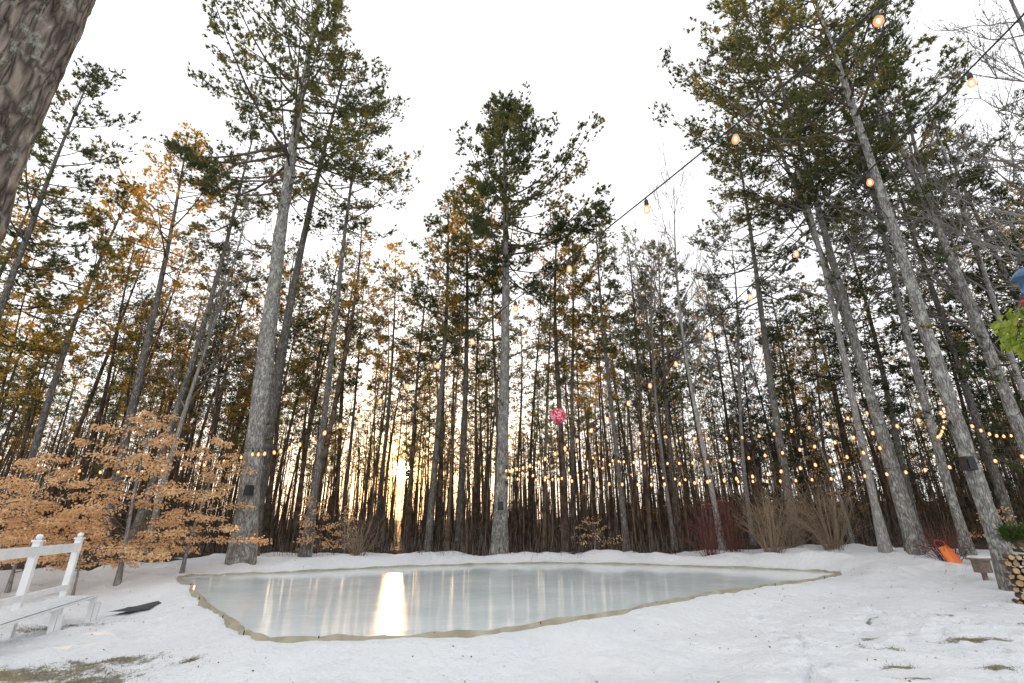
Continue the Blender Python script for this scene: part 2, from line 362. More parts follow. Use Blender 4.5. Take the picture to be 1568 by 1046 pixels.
def pine(seed,h=18,r=.18,c0=.55,cR=2.6,nb=55,dead=30,K=7,tw=3.4,blade=(.19,.042),mat='needles',bmat='bark',lean=(0,0),curve=.3,sides=10,rings=14,tuft=4,asym=.3,up=1.0,azb=None,clump=.10,subs=3):
    rng=np.random.RandomState(seed); b=B()
    tp,tr=trunk(b,h,r,bmat,rng,lean,curve,sides,rings)
    C=[];D=[];S0=[];S1=[];SR0=[];SR1=[]
    az=rng.rand()*6.28; az0=rng.rand()*6.28
    for i in range(nb):
        s=(i+rng.rand())/nb; t=c0+(1-c0)*s; z=t*h*.995
        L=cR*(min(1,s/.25*.5+.5))*((1-s)**.75+.10)*(.45+.75*rng.rand())
        az+=2.4+rng.normal()*.5
        L*=1+asym*math.cos(az-(az0 if azb is None else azb))
        el=(rad(2)+s*rad(40)+rng.normal()*.12)*up
        dh=np.array([math.cos(az),math.sin(az),0]);sd=np.array([-dh[1],dh[0],0])
        k=np.linspace(0,1,6);bend=rng.normal()*.12
        P=tp(z)+np.outer(k*L*math.cos(el),dh)+np.outer(k*k*L*bend,sd)
        P[:,2]+=L*(math.sin(el)*k-.10*np.sin(k*3.14)+.10*k**3)
        rb=min(.010+.011*L,float(tr(z))*.6)
        rr=rb*(1-k*.85)
        S0+=list(P[:-1]);S1+=list(P[1:]);SR0+=list(rr[:-1]);SR1+=list(rr[1:])
        nt_=int(L*tw)+3
        u=rng.uniform(.25,1,nt_)**.8; base=np.stack([np.interp(u,k,P[:,q]) for q in range(3)],1)
        sg=np.where(rng.rand(nt_)<.5,-1,1); an=rng.uniform(.4,1.15,nt_)
        dr=np.cos(an)[:,None]*dh+ (np.sin(an)*sg)[:,None]*sd; dr[:,2]+=rng.uniform(-.1,.40,nt_)+math.sin(el)*.5
        dr/=np.linalg.norm(dr,axis=1,keepdims=True)
        tl=(.25+L*.28*(1.1-u))*rng.uniform(.6,1.2,nt_)
        en=base+dr*tl[:,None]
        S0+=list(base);S1+=list(en);SR0+=[.007]*nt_;SR1+=[.003]*nt_
        for q in range(tuft):
            f=rng.uniform(.45,1.08,nt_)[:,None]
            C.append(base+(en-base)*f+rng.normal(size=(nt_,3))*clump);D.append(dr)
    b.segs(S0,S1,np.array(SR0),np.array(SR1),'twig' if bmat!='bark_grey' else 'twig_light',3)
    S0=[];S1=[];A=[]
    for i in range(dead):
        t=rng.uniform(.12,c0+.1);z=t*h;L=rng.uniform(.3,1.0)*(.5+cR*.5)*(.3+t);a=rng.rand()*6.28
        d=np.array([math.cos(a),math.sin(a),rng.uniform(-.25,.35)]);p=tp(z);p1=p+d*L*.55;p2=p1+(d+rng.normal(size=3)*.25)*L*.45
        S0+=[p,p1];S1+=[p1,p2];A+=[.014,.009]
        for q in range(subs):
            o=p+d*L*rng.uniform(.3,.9);S0.append(o);S1.append(o+(d+rng.normal(size=3)*.8)*L*.25);A.append(.005)
        if rng.rand()<.25: C.append((p2+rng.normal(size=(4,3))*.15));D.append(np.tile(d,(4,1)))
    if dead: A=np.array(A); b.segs(S0,S1,A,A*.5,'twig',3)
    C=np.concatenate(C);D=np.concatenate(D)
    C=np.repeat(C,K,0);D=np.repeat(D,K,0)
    d=D*.55+rng.normal(size=C.shape)*.6;d[:,2]+=.2;d/=np.linalg.norm(d,axis=1,keepdims=True)
    L=blade[0]*rng.uniform(.6,1.3,len(C)); 
    b.blades(C-d*L[:,None]*.25,d,L,blade[1],mat,rng)
    return b

def bare(seed,h=14,r=.12,bmat='bark_grey',tmat='twig_light',spread=.5,c0=.35,lean=(0,0),nb=16,lv=3):
    rng=np.random.RandomState(seed); b=B()
    tp,tr=trunk(b,h,r,bmat,rng,lean,.5,9,14,.05)
    S0=[];S1=[];A=[];E=[]
    def br(p,d,L,rr,l):
        n=4;q=p.copy();dd=d.copy()
        for i in range(n):
            dd=dd+rng.normal(size=3)*.10;dd[2]+=.06;dd/=np.linalg.norm(dd)
            q2=q+dd*L/n;S0.append(q);S1.append(q2);A.append(rr*(1-i*.18));E.append(rr*(1-(i+1)*.18))
            if l>0:
                for _ in range(2 if l>1 else 3):
                    if rng.rand()<.8:
                        e=dd+rng.normal(size=3)*spread;e/=np.linalg.norm(e)
                        br(q2,e,L*rng.uniform(.35,.6),rr*.5,l-1)
            q=q2
    for i in range(nb):
        t=c0+(1-c0)*(i+rng.rand())/nb;z=t*h*.98;a=rng.rand()*6.28;el=rng.uniform(.5,1.1)
        d=np.array([math.cos(a)*math.cos(el),math.sin(a)*math.cos(el),math.sin(el)])
        br(tp(z),d,h*.22*(1.25-t)*rng.uniform(.7,1.2)+.4,min(float(tr(z))*.55,.05),lv-1)
    A=np.maximum(np.array(A),.006);E=np.maximum(np.array(E),.004)
    b.segs(S0,S1,A,E,tmat,3); return b

def tree(bld,name,x,y,rz=0):
    return place(bld.mesh(name),name,(x,y,gh(x,y)-.02),None,rz)

W='white_pine_tree'
H=(.25,.032)
tree(pine(101,28.5,.33,.50,6.8,72,46,12,3.9,H,lean=(-.045,0),curve=.25,bmat='bark_lichen',sides=20,rings=50,tuft=5,up=.8,azb=3.3,asym=.2),W,-8.7,17.0)
tree(pine(102,26.5,.23,.60,4.4,50,40,9,3.4,H,curve=.4,sides=14,rings=30),W,-9.6,19.3)
tree(pine(103,22,.15,.62,3.6,36,35,8,3.0,H,lean=(.03,0),curve=.4,sides=12,rings=30),W,-7.7,19.6)
tree(pine(104,22.6,.28,.53,4.8,96,50,14,4.6,(.24,.034),lean=(.02,0),curve=.25,bmat='bark_lichen',sides=18,rings=40,tuft=5),W,-.5,20.8)
tree(pine(105,19.5,.17,.52,3.2,56,40,11,3.6,H,mat='needles_sunlit',bmat='bark',sides=12,rings=20),W,-2.4,23.5)
tree(pine(106,18.5,.16,.48,3.0,50,40,10,3.6,H,sides=12,rings=20),W,-3.6,22.5)
tree(pine(107,21,.19,.58,3.8,50,36,10,3.4,H,mat='needles_sunlit',lean=(-.07,0),sides=12,rings=24),W,-15.6,20.0)
tree(pine(108,22,.17,.58,3.6,50,36,10,3.4,H,lean=(.08,0),sides=12,rings=24),W,-14.9,20.5)
tree(pine(109,17,.15,.42,3.2,56,36,10,3.4,H,mat='needles_sunlit',sides=12,rings=20),W,-19.3,20.0)
tree(pine(110,15.5,.15,.32,3.6,60,30,10,3.4,H,mat='needles_sunlit'),W,-20.5,17.0)
tree(pine(111,19,.16,.48,3.4,56,30,10,3.4,H,mat='needles'),W,-17.8,15.5)
tree(pine(112,14,.12,.40,2.6,46,30,9,3.2,H,mat='needles_sunlit'),W,-14.2,23.5)
tree(pine(113,15,.13,.45,2.2,46,30,9,3.2,H,mat='needles_sunlit'),W,-12.9,25.0)
tree(pine(114,17,.12,.50,2.3,46,36,9,3.2,H,mat='needles_sunlit',rings=18),W,-6.6,25.2)
tree(pine(115,16,.11,.52,2.0,40,36,9,3.2,H,rings=18),W,-8.9,27.0)
tree(pine(120,23,.18,.52,4.2,76,46,11,3.6,H,bmat='bark_lichen',sides=18,rings=50,curve=.3,lean=(-.03,0),azb=3.3,asym=.4),W,11.35,12.2)
tree(pine(121,25,.18,.50,4.6,80,46,11,3.8,H,bmat='bark_lichen',sides=14,rings=36,lean=(-.03,0),azb=3.14,asym=.4),W,12.7,16.6)
tree(pine(122,24,.15,.52,4.0,70,40,10,3.6,H,bmat='bark_lichen',sides=14,rings=30,lean=(-.06,0),azb=3.14,asym=.3),W,13.4,17.2)
tree(pine(123,22,.14,.5,3.6,60,40,10,3.4,H,bmat='bark_lichen',sides=12,rings=30,lean=(.01,0)),W,14.2,16.4)
tree(pine(124,20,.15,.5,3.4,50,40,9,3.4,H,bmat='bark_lichen',sides=12,rings=30),W,13.7,13.1)
tree(pine(138,19,.15,.34,3.4,70,30,10,3.4,H,sides=10,rings=20),W,17.2,17.8)
tree(pine(139,18,.15,.30,3.2,70,30,10,3.4,H,mat='needles_dark',sides=10,rings=20),W,19.2,16.2)
tree(pine(141,17,.14,.32,3.0,66,30,10,3.4,H,mat='needles_dark',sides=10,rings=20),W,16.4,21.0)
tree(bare(125,19,.16,lean=(-.01,0),nb=20),'maple_tree',15.3,14.2)
tree(bare(126,17,.12,lean=(.02,0),nb=18),'maple_tree',16.8,15.6)
tree(bare(136,18,.12,lean=(.0,0),nb=22,c0=.3),'maple_tree',13.9,9.6)
tree(bare(137,17,.13,lean=(-.02,0),nb=20,c0=.3),'maple_tree',15.6,11.6)
tree(bare(127,17,.11,spread=.35,nb=20),'maple_tree',8.1,20.2)
tree(bare(128,15.5,.09,spread=.35,nb=20),'maple_tree',9.9,21.5)
tree(bare(129,15,.09,spread=.3,nb=20),'maple_tree',7.0,22.6)
tree(bare(130,20,.13,nb=18,spread=.5),'maple_tree',12.0,16.9)
tree(bare(131,15,.11,nb=18),'maple_tree',-13.2,19.0)
tree(pine(132,20,.17,.42,3.4,66,40,10,3.6,H,sides=12,rings=20),W,10.9,20.0)
tree(pine(133,17.5,.14,.48,2.8,56,36,10,3.6,H),W,4.9,22.5)
tree(pine(134,16.5,.13,.48,2.7,56,36,10,3.6,H,mat='needles_sunlit'),W,2.9,24.5)
tree(pine(135,16,.13,.42,2.8,56,36,10,3.6,H),W,7.9,24.5)
# near tree, upper left of the view
nb_=pine(140,21,.12,.66,3.0,24,0,6,3,H,bmat='twig',lean=(-.02,0),curve=.05)
b=B(); NR=220; zz=np.linspace(-.4,13,NR); sides=96
ii,jj=np.meshgrid(np.arange(NR),np.arange(sides),indexing='ij')
ang=jj/sides*2*math.pi
def pn(fa,fz,o): return vn(np.cos(ang)*fa+o+20,ii*.061*fz+np.sin(ang)*fa+o)
rs=1+.18*pn(3.0,.8,0)+.18*(.25-np.abs(pn(7,1.7,30)))+.11*pn(14,4,60)
path=np.stack([-.02*zz+.10*np.sin(zz*.9),.05*np.sin(zz*.6),zz],1)
b.tube(path,.43-.014*zz+.25*np.exp(-np.maximum(zz,0)/.7),'bark_near',sides,rs=rs)
o=empty('pine_tree',(-5.5,4.1,gh(-5.5,4.1)))
b.obj('trunk',parent=o); nb_.obj('crown',parent=o)

# forest variants
FB=(.23,.036)
var=[]
for i in range(5):
    var.append(pine(200+i,17+i*.6,.12+.012*i,.50+.04*(i%3),2.4+.2*(i%2),42,34,7,3.0,FB,mat='needles' if i%5 in(0,1,3) else 'needles_sunlit',bmat='bark_far',sides=7,curve=.4).mesh('forest_pine_%d'%i))
poles=[pine(220+i,15+i,.075+.008*i,.60,1.5,22,40,6,2.8,FB,mat='needles_sunlit' if i%2 else 'needles',bmat='bark_far',sides=6,curve=.4).mesh('forest_pole_%d'%i) for i in range(4)]
farp=[pine(250+i,15+i,.11+.012*i,.55,1.9,22,22,4,1.8,(.30,.075),mat='needles_sunlit' if i%2 else 'needles',bmat='bark_far',sides=5,curve=.4,tuft=3,rings=8,subs=1).mesh('far_pine_%d'%i) for i in range(4)]
bares=[bare(230+i,12+i*1.5,.07,bmat='bark_far',tmat='twig',spread=.35,nb=10,lv=3).mesh('forest_bare_%d'%i) for i in range(3)]
hem=[pine(240+i,13+i*2,.13,.10,2.4,60,6,6,3.0,FB,mat='needles_dark',bmat='bark_far',sides=7,up=.5).mesh('forest_hemlock_%d'%i) for i in range(2)]
forest=empty('distant_forest')
pts=[]
def ok(x,y,md):
    for a,c in pts:
        if abs(a-x)<md and (a-x)**2+(c-y)**2<md*md: return False
    return True
def lane(x,y,k=1.0): # gaps in the stand along the sun direction
    for (lx,ly,wd,gr,ys0) in((0,0,.17,.004,20),(-5.25,4.1,.45,.012,18)):
        px,py=x-lx,y-ly; n_=abs(px*math.cos(rad(SUN_AZ))-py*math.sin(rad(SUN_AZ)))
        if n_<wd+k*max(0,y-ys0)*gr: return True
    return False
cnt=0
for (y0,y1,dn,md) in((20.8,32,.21,1.1),(32,50,.15,1.15),(50,95,.070,1.5)):
    area=(1.2*(y1*y1-y0*y0)+10*(y1-y0)); nn=int(area*dn)
    for _ in range(nn):
        y=math.sqrt(R.uniform(y0*y0,y1*y1)); x=R.uniform(-1.2*y-4,1.2*y+4)
        if not ok(x,y,md): continue
        if lane(x,y): continue
        pts.append((x,y)); u=R.rand()
        right=x/y>.45
        if y<50:
            if right and u<.22: me=hem[R.randint(2)]
            elif u<.40: me=var[R.randint(5)]
            elif u<.90: me=poles[R.randint(4)]
            else: me=bares[R.randint(3)]
        else: me=farp[R.randint(4)]
        sc=R.uniform(.68,1.0)
        f=sc*R.uniform(.75,1.15)
        o=place(me,'tree_%d'%cnt,(x,y,gh(x,y)-.1),forest,0,(f,f,sc)); cnt+=1
        o.rotation_euler=(R.normal()*.02,R.normal()*.02,R.rand()*6.28)
for _ in range(40):
    s=-1 if R.rand()<.5 else 1
    x=s*R.uniform(18,40);y=R.uniform(5,21)
    if not ok(x,y,1.8): continue
    pts.append((x,y)); me=(var+poles)[R.randint(9)]
    o=place(me,'tree_%d'%cnt,(x,y,gh(x,y)-.1),forest,R.rand()*6.28,R.uniform(.75,1.0));cnt+=1

# ------------------------------------------------------------ underbrush
def brush(n,xr,yr,hr,mat,rad0,seed,lean=.18,tw=3,parts=3,leak=.1,kl=.5):
    rng=np.random.RandomState(seed);b=B()
    y=rng.uniform(yr[0],yr[1],n);x=rng.uniform(xr[0],xr[1],n)*(y/yr[1] if xr[0]<-20 else 1)
    k=np.array([not lane(a,c,kl) for a,c in zip(x,y)])|(rng.rand(n)<leak); x,y=x[k],y[k];n=len(x)
    z=ground_h(x,y)-.05;h=rng.uniform(hr[0],hr[1],n)*rng.uniform(.4,1,n)
    rad0=rad0*rng.uniform(.6,1.5,n)
    p=np.stack([x,y,z],1);d=rng.normal(size=(n,3))*lean;d[:,2]=1
    for j in range(parts):
        q=p+d*(h/parts)[:,None]; r0=rad0*(1-j/parts*.8);r1=rad0*(1-(j+1)/parts*.8)
        b.segs(p,q,r0,r1,mat,3)
        for _ in range(tw if j>0 else 0):
            f=rng.rand(n)[:,None];o=p*(1-f)+q*f;e=o+(rng.normal(size=(n,3))*.6+np.array([0,0,.5]))*np.minimum(h*.2,.8)[:,None]
            b.segs(o,e,rad0*.35,rad0*.15,mat,3)
        p=q;d=d+rng.normal(size=(n,3))*lean*.6;d[:,2]=1
    return b
brush(4200,(-50,50),(20.0,44),(.5,3.2),'brushtwig',.011,1,.16,tw=2,leak=.7).obj('underbrush')
brush(1300,(-22,22),(19.4,26),(.4,1.8),'twig_light',.006,2,tw=2,leak=.6).obj('underbrush')
brush(3600,(-66,66),(21,60),(3,10),'bark_far',.036,4,.020,1,5,leak=.15).obj('sapling_thicket')

def shrub(x,y,h,w,n,mat,seed,name):
    rng=np.random.RandomState(seed);b=B();a=rng.rand(n)*6.28;s=rng.rand(n)**.7*w
    p0=np.stack([np.cos(a)*.3,np.sin(a)*.3,np.zeros(n)-.05],1)*rng.rand(n,1)
    hh=h*rng.uniform(.3,1,n)
    p1=p0+np.stack([np.cos(a)*s*.35,np.sin(a)*s*.35,hh*.5],1)+rng.normal(size=(n,3))*.07;p2=p1+np.stack([np.cos(a)*s*.6,np.sin(a)*s*.6,hh*.5],1)+rng.normal(size=(n,3))*.16
    b.segs(p0,p1,.009,.007,mat);b.segs(p1,p2,.007,.003,mat)
    for q in range(6):
        f=rng.rand(n)[:,None];o=p1*(1-f)+p2*f;e=o+(p2-p1)*.3+rng.normal(size=(n,3))*.18*h/2
        b.segs(o,e,.004,.002,mat)
    return b.obj(name,(x,y,gh(x,y)))
M['tan']=matte('tan_twig',(.34,.26,.18),(.20,.15,.11),.9)
M['redtwig']=matte('red_twig',(.19,.085,.07),(.10,.05,.045),.9)
shrub(9.2,18.6,2.5,1.2,80,'tan',1,'bare_shrub'); shrub(11.2,18.3,2.6,1.6,110,'tan',2,'bare_shrub'); shrub(10.2,19.3,2.0,1.6,60,'tan',12,'bare_shrub')
shrub(7.3,19.2,2.2,1.0,60,'redtwig',3,'red_twig_shrub'); shrub(8.3,19.6,2.2,1.0,50,'redtwig',5,'red_twig_shrub')
shrub(-12.0,17.5,1.6,1.4,60,'tan',4,'bare_shrub'); shrub(-5.6,19.3,1.5,1.0,50,'tan',6,'bare_shrub')
shrub(12.9,15.7,1.1,.8,60,'redtwig',8,'red_twig_shrub')

# ------------------------------------------------------------ beech saplings with tan leaves
def beech(seed,h,w,nb,dens,name,x,y,rz=0,low=.12,azb=None):
    rng=np.random.RandomState(seed);b=B()
    tp,tr=trunk(b,h,.013*h,'bark_grey',rng,(0,0),.12*h*.3,8,10,.08)
    S0=[];S1=[];A=[];C=[];D=[]
    for i in range(nb):
        t=low+(1-low)*(i+rng.rand())/nb;z=t*h;a=i*2.4+rng.normal()*.4;L=w*(1.05-t)**.6*rng.uniform(.5,1.15)
        if azb is not None: L*=1+.45*math.cos(a-azb)
        dh=np.array([math.cos(a),math.sin(a),0]);sd=np.array([-dh[1],dh[0],0]);k=np.linspace(0,1,6)
        P=tp(z)+np.outer(k*L,dh)+np.outer(k*k*L*rng.normal()*.12,sd);P[:,2]+=L*(.22*k-.20*k*k)+t*L*.25*k
        S0+=list(P[:-1]);S1+=list(P[1:]);A+=list(.012*(1.1-k[:-1]))
        n=int(L*8)+2;u=rng.uniform(.15,1,n);o=np.stack([np.interp(u,k,P[:,q]) for q in range(3)],1)
        sg=np.where(rng.rand(n)<.5,-1,1)[:,None];dr=dh*.8+sd*sg*.8+rng.normal(size=(n,3))*.1;dr[:,2]*=.3;tl=(.15+.38*L*(1.05-u)*.8)
        e=o+dr*tl[:,None];S0+=list(o);S1+=list(e);A+=[.004]*n
        q=int(dens);f=rng.rand(n,q,1);c=(o[:,None]*(1-f)+e[:,None]*f).reshape(-1,3);C.append(c);D.append(np.repeat(dr,q,0))
    A=np.array(A);b.segs(S0,S1,A,A*.7,'twig',3)
    C=np.concatenate(C);D=np.concatenate(D);C=C+rng.normal(size=C.shape)*.045
    d=D*.5+rng.normal(size=C.shape)*.5;d[:,2]-=.50;d/=np.linalg.norm(d,axis=1,keepdims=True)
    b.leaves(C,d,rng.uniform(.06,.105,len(C)),rng.uniform(.035,.055,len(C)),'beech',rng)
    return place(b.mesh(name),name,(x,y,gh(x,y)),None,rz)
beech(301,4.5,2.6,36,15,'beech_tree',-10.2,13.9)
beech(302,3.3,2.3,30,15,'beech_tree',-12.6,13.5,1.0)
beech(303,3.8,2.0,28,13,'beech_tree',-9.4,15.2,2.0)
beech(304,2.2,2.3,18,16,'beech_tree',-12.0,12.0,.0,.35,3.0)
beech(311,2.6,2.0,22,13,'beech_tree',-14.6,14.8,.0,.25)
beech(312,2.0,1.5,18,13,'beech_tree',-10.7,13.2,.0,.3)
beech(305,2.1,1.1,16,7,'beech_tree',-7.2,18.9,.3)
beech(306,1.8,.9,12,6,'beech_tree',-6.3,19.8,1.3)
beech(307,1.2,1.2,12,3,'beech_tree',3.2,20.3,1.3)
beech(308,1.4,1.2,14,4,'beech_tree',15.4,16.2,1.3)
beech(309,5.5,1.8,26,3,'beech_tree',14.0,21.5,1.3,.3)
beech(310,5.0,2.0,26,3,'beech_tree',9.8,24.5,2.3,.3)

# ------------------------------------------------------------ string lights
M['cable']=simple('black_cable',(.015,.015,.015),(.03,.03,.03),.5)
m,nt=newmat('bulb_glass')
t=N(nt,'ShaderNodeBsdfTransparent');t.inputs[0].default_value=(1,.84,.70,1)
gl=N(nt,'ShaderNodeBsdfGlossy');gl.inputs['Roughness'].default_value=.05
em=N(nt,'ShaderNodeEmission');em.inputs[0].default_value=(1,.44,.19,1);em.inputs[1].default_value=1.5
mx=N(nt,'ShaderNodeMixShader');mx.inputs[0].default_value=.15;ou=N(nt,'ShaderNodeOutputMaterial')
nt.links.new(t.outputs[0],mx.inputs[1]);nt.links.new(gl.outputs[0],mx.inputs[2])
mx2=N(nt,'ShaderNodeMixShader');mx2.inputs[0].default_value=.42
nt.links.new(mx.outputs[0],mx2.inputs[1]);nt.links.new(em.outputs[0],mx2.inputs[2]);nt.links.new(mx2.outputs[0],ou.inputs[0]); M['glass']=m
m,nt=newmat('filament');em=N(nt,'ShaderNodeEmission');em.inputs[0].default_value=(1,.42,.12,1);em.inputs[1].default_value=20;ou=N(nt,'ShaderNodeOutputMaterial');nt.links.new(em.outputs[0],ou.inputs[0]);M['fil']=m
b=B()
b.lathe([(.004,.0),(.012,-.004),(.018,-.012),(.020,-.055),(.016,-.062)],(0,0,0),'cable',12)
b.segs([(0,0,.015)],[(0,0,0)],.006,.006,'cable',6)
b.lathe([(.014,-.055),(.017,-.065),(.026,-.085),(.030,-.102),(.028,-.120),(.018,-.134),(.001,-.139)],(0,0,0),'glass',14)
b.lathe([(.001,-.075),(.008,-.085),(.012,-.100),(.010,-.112),(.001,-.120)],(0,0,0),'fil',8)
bulb=b.mesh('light_bulb')
def strand(p0,p1,sag,sp,off=0,big=1.0):
    p0=np.array(p0,float);p1=np.array(p1,float);e=empty('string_lights')
    t=np.linspace(0,1,60)[:,None];P=p0*(1-t)+p1*t;P[:,2]-=(4*sag*t*(1-t))[:,0]
    b=B();b.tube(P,.0075,'cable',6);b.obj('cable',parent=e)
    n=int(np.linalg.norm(p1-p0)/sp)
    for i in range(n+1):
        u=(off+i+random.uniform(-.08,.08))*sp/np.linalg.norm(p1-p0)
        if u>1 or u<0: continue
        q=p0*(1-u)+p1*u;q[2]-=4*sag*u*(1-u)+.02
        s_=big*(1+.7*min(1,max(0,(q[1]-4)/12))) if big==1.0 else big
        o=place(bulb,'bulb_%d'%i,q,e,random.random()*6,s_); o.rotation_euler=(random.gauss(0,.12),random.gauss(0,.12),0)
    return e
strand((2.55,1.95,4.55),(-9.0,16.75,3.75),.82,.93,.37)
strand((3.92,1.9,5.02),(-.3,20.5,3.55),.80,.93,.17)
strand((-.3,20.5,3.6),(12.6,16.3,4.0),.9,.5,.5,1.8)
strand((11.1,12.0,4.2),(2.2,22.4,4.6),.9,.5,.5,1.5)
strand((11.1,12.0,4.0),(16.8,15.5,4.6),.5,.6,.5,1.3)
strand((12.6,16.4,5.2),(4.9,22.3,5.6),.7,.6,.5,1.7)
strand((-8.8,16.7,3.7),(-17.4,15.4,3.8),.7,.6,.5,1.5)
strand((11.1,12.0,5.2),(14.2,16.2,4.2),.4,.5,.5,1.4)
strand((-.3,20.5,3.3),(4.9,22.2,4.2),.4,.4,.5,1.7)
strand((13.7,13.0,3.2),(4.9,22.2,3.6),.5,.5,.5,1.5)

# ------------------------------------------------------------ hanging ornament
M['pink']=simple('pink_petal',(.80,.07,.17),(.65,.04,.12),.5,20,.1)
M['pinkw']=simple('pale_petal',(.95,.70,.72),(.9,.5,.55),.5,20,.1)
b=B();rng=np.random.RandomState(8);n=500
g_=np.arange(n)+.5;ph=np.arccos(1-2*g_/n);th_=math.pi*(1+5**.5)*g_
nn=np.stack([np.cos(th_)*np.sin(ph),np.sin(th_)*np.sin(ph),np.cos(ph)],1)
rsel=rng.rand(n)
for mk,sel in(('pink',rsel>.35),('pinkw',rsel<=.35)):
    q=nn[sel];tang=np.cross(q,rng.normal(size=q.shape));tang/=np.linalg.norm(tang,axis=1,keepdims=True)
    b.leaves(q*.25-tang*.035,q*.25+tang*.95,.075,.06,mk,rng)
b.lathe([(.001,.24),(.12,.21),(.21,.12),(.24,0),(.21,-.12),(.12,-.21),(.001,-.24)],(0,0,0),'pink',16)
b.segs([(0,0,.2)],[(0,0,2.9)],.006,.006,'cable',5)
o=b.obj('flower_ball_ornament',(1.68,17.4,5.0))
b=B(); b.poly([(-.3,20.8,8.3),(.5,19.6,8.3),(1.2,18.3,8.1),(1.68,17.4,7.9),(1.9,17.0,7.9)],[.04,.03,.024,.016,.01],'twig',7)
b.obj('dead_limb')

# ------------------------------------------------------------ speakers on trunks
M['black']=simple('black_plastic',(.02,.02,.022),(.03,.03,.03),.5)
def speaker(x,y,z):
    e=empty('outdoor_speaker',(x,y,z))
    b=B();b.box((0,0,0),(.24,.2,.32),'black',taper=.85);b.box((0,-.115,-.02),(.18,.02,.24),'dark');b.segs([(0,.05,.12)],[(0,.25,.12)],.02,.02,'dark',6);b.box((0,.14,.0),(.06,.12,.3),'dark')
    b.obj('body',parent=e)
speaker(-8.55,16.42,2.35);speaker(-.45,20.3,2.0);speaker(11.0,11.95,2.7)

# ------------------------------------------------------------ white bench (left)
M['white']=simple('white_paint',(.80,.80,.80),(.70,.71,.72),.45,6,.08)
e=empty('white_garden_bench',(0,0,0)); b=B()
A0=np.array([-7.05,6.6]);A1=np.array([-8.3,10.05]);dv=(A1-A0)/np.linalg.norm(A1-A0);nv=np.array([dv[1],-dv[0]])
rzb=math.atan2(dv[1],dv[0]); L=np.linalg.norm(A1-A0); gz=-.38
def bp(s,o,z): return (A0[0]+dv[0]*s+nv[0]*o,A0[1]+dv[1]*s+nv[1]*o,gz+z)
for s_ in(.25,2.15,L):
    b.box(bp(s_,-.02,.72),(.1,.1,1.45),'white',rzb); b.box(bp(s_,-.02,1.46),(.14,.14,.03),'white',rzb); 
    b.lathe([(.02,0),(.045,.02),(.05,.05),(.035,.08),(.001,.09)],bp(s_,-.02,1.475),'white',12)
b.box(bp(L/2,.0,1.30),(L-.02,.045,.15),'white',rzb)
b.box(bp(L/2,.0,.62),(L-.02,.04,.09),'white',rzb)
b.obj('back_frame',parent=e); b=B()
for q in range(4): b.box(bp(L/2,.14+q*.125,.47-q*.003),(L-.3,.11,.03),'white',rzb)
b.obj('seat',parent=e); b=B()
for s_ in(.3,2.1,L-.15):
    b.box(bp(s_,.52,.22),(.08,.08,.47),'white',rzb); b.box(bp(s_,.28,.425),(.07,.55,.06),'white',rzb)
    b.box(bp(s_,.60,.10),(.07,.07,.52),'white',rzb,0,0)
    b.box(bp(s_,.50,.02),(.12,.5,.06),'white',rzb)
b.obj('legs',parent=e)
b=B();q=[];nu=40;nvv=9
for j in range(nvv):
    for i in range(nu):
        u=i/(nu-1);v=j/(nvv-1);edge_=min(1,6*min(u,1-u))*min(1,4*min(v,1-v))
        q.append(bp(.3+u*(L-.5),.10+v*.44,.487+edge_*(.05+.04*float(vn(np.array(u*14),np.array(v*4))))))
b.add(q,[(j*nu+i,j*nu+i+1,(j+1)*nu+i+1,(j+1)*nu+i) for j in range(nvv-1) for i in range(nu-1)],'snow');b.obj('snow_cap',parent=e)
M['rubber']=simple('rubber_mat',(.035,.037,.04),(.06,.065,.07),.7,30)
b=B(); q=[]
mx_,my_=-7.15,10.5
for j in range(9):
    for i in range(15):
        px,py=mx_-.45+i*.06,my_-.3+j*.075
        q.append((px,py,float(ground_h(np.array([px]),np.array([py]))[0])*.6+gh(mx_,my_)*.4+.045))
b.add(q,[(j*15+i,j*15+i+1,(j+1)*15+i+1,(j+1)*15+i) for j in range(8) for i in range(14)],'rubber')
b.obj('rubber_mat')

# ------------------------------------------------------------ firewood stack
M['wood']=simple('log_end',(.52,.35,.19),(.32,.20,.10),.8,9,.2); M['lbark']=simple('log_bark',(.16,.11,.08),(.08,.055,.04),.9,15,.4)
b=B();rng=np.random.RandomState(21);gz=gh(9.9,10.6)
fx=np.array([-.55,-.83,0]);fx/=np.linalg.norm(fx);tx=np.array([.83,-.55,0]);tx/=np.linalg.norm(tx)
org=np.array([9.92,10.75,gz-.05])
row=0;z=.07
while z<1.0:
    s_=.07*(row%2)
    while s_<2.2:
        r_=rng.uniform(.05,.075);c=org+tx*(s_+r_)+np.array([0,0,z]);f0=c+fx*(.22+rng.uniform(-.05,.08));f1=c-fx*.25
        k=7;an=np.arange(k)*6.283/k+rng.rand()*6;ro=r_*rng.uniform(.75,1.02,k)
        ring=np.outer(np.cos(an)*ro,tx)+np.outer(np.sin(an)*ro,(0,0,1))
        V=np.concatenate([f0+ring,f1+ring]);b.add(V,[(i,(i+1)%k,(i+1)%k+k,i+k) for i in range(k)],'lbark',False)
        b.add(f0+fx*.001+ring*.94,[list(range(k))],'wood',False); s_+=2*r_+.004
    z+=.118;row+=1
b.obj('firewood_stack')
M['ever']=leafmat('evergreen_sprig',[(.3,(.03,.06,.02)),(.6,(.09,.13,.04)),(.8,(.16,.18,.06))],.3)
M['red']=simple('red_berry',(.5,.02,.02),(.35,.01,.01),.35)
b=B();n=2600;a=rng.rand(n)*6.28;c=np.stack([np.cos(a)*.26,np.sin(a)*.16,rng.rand(n)*.26],1)*rng.rand(n,1)**.5
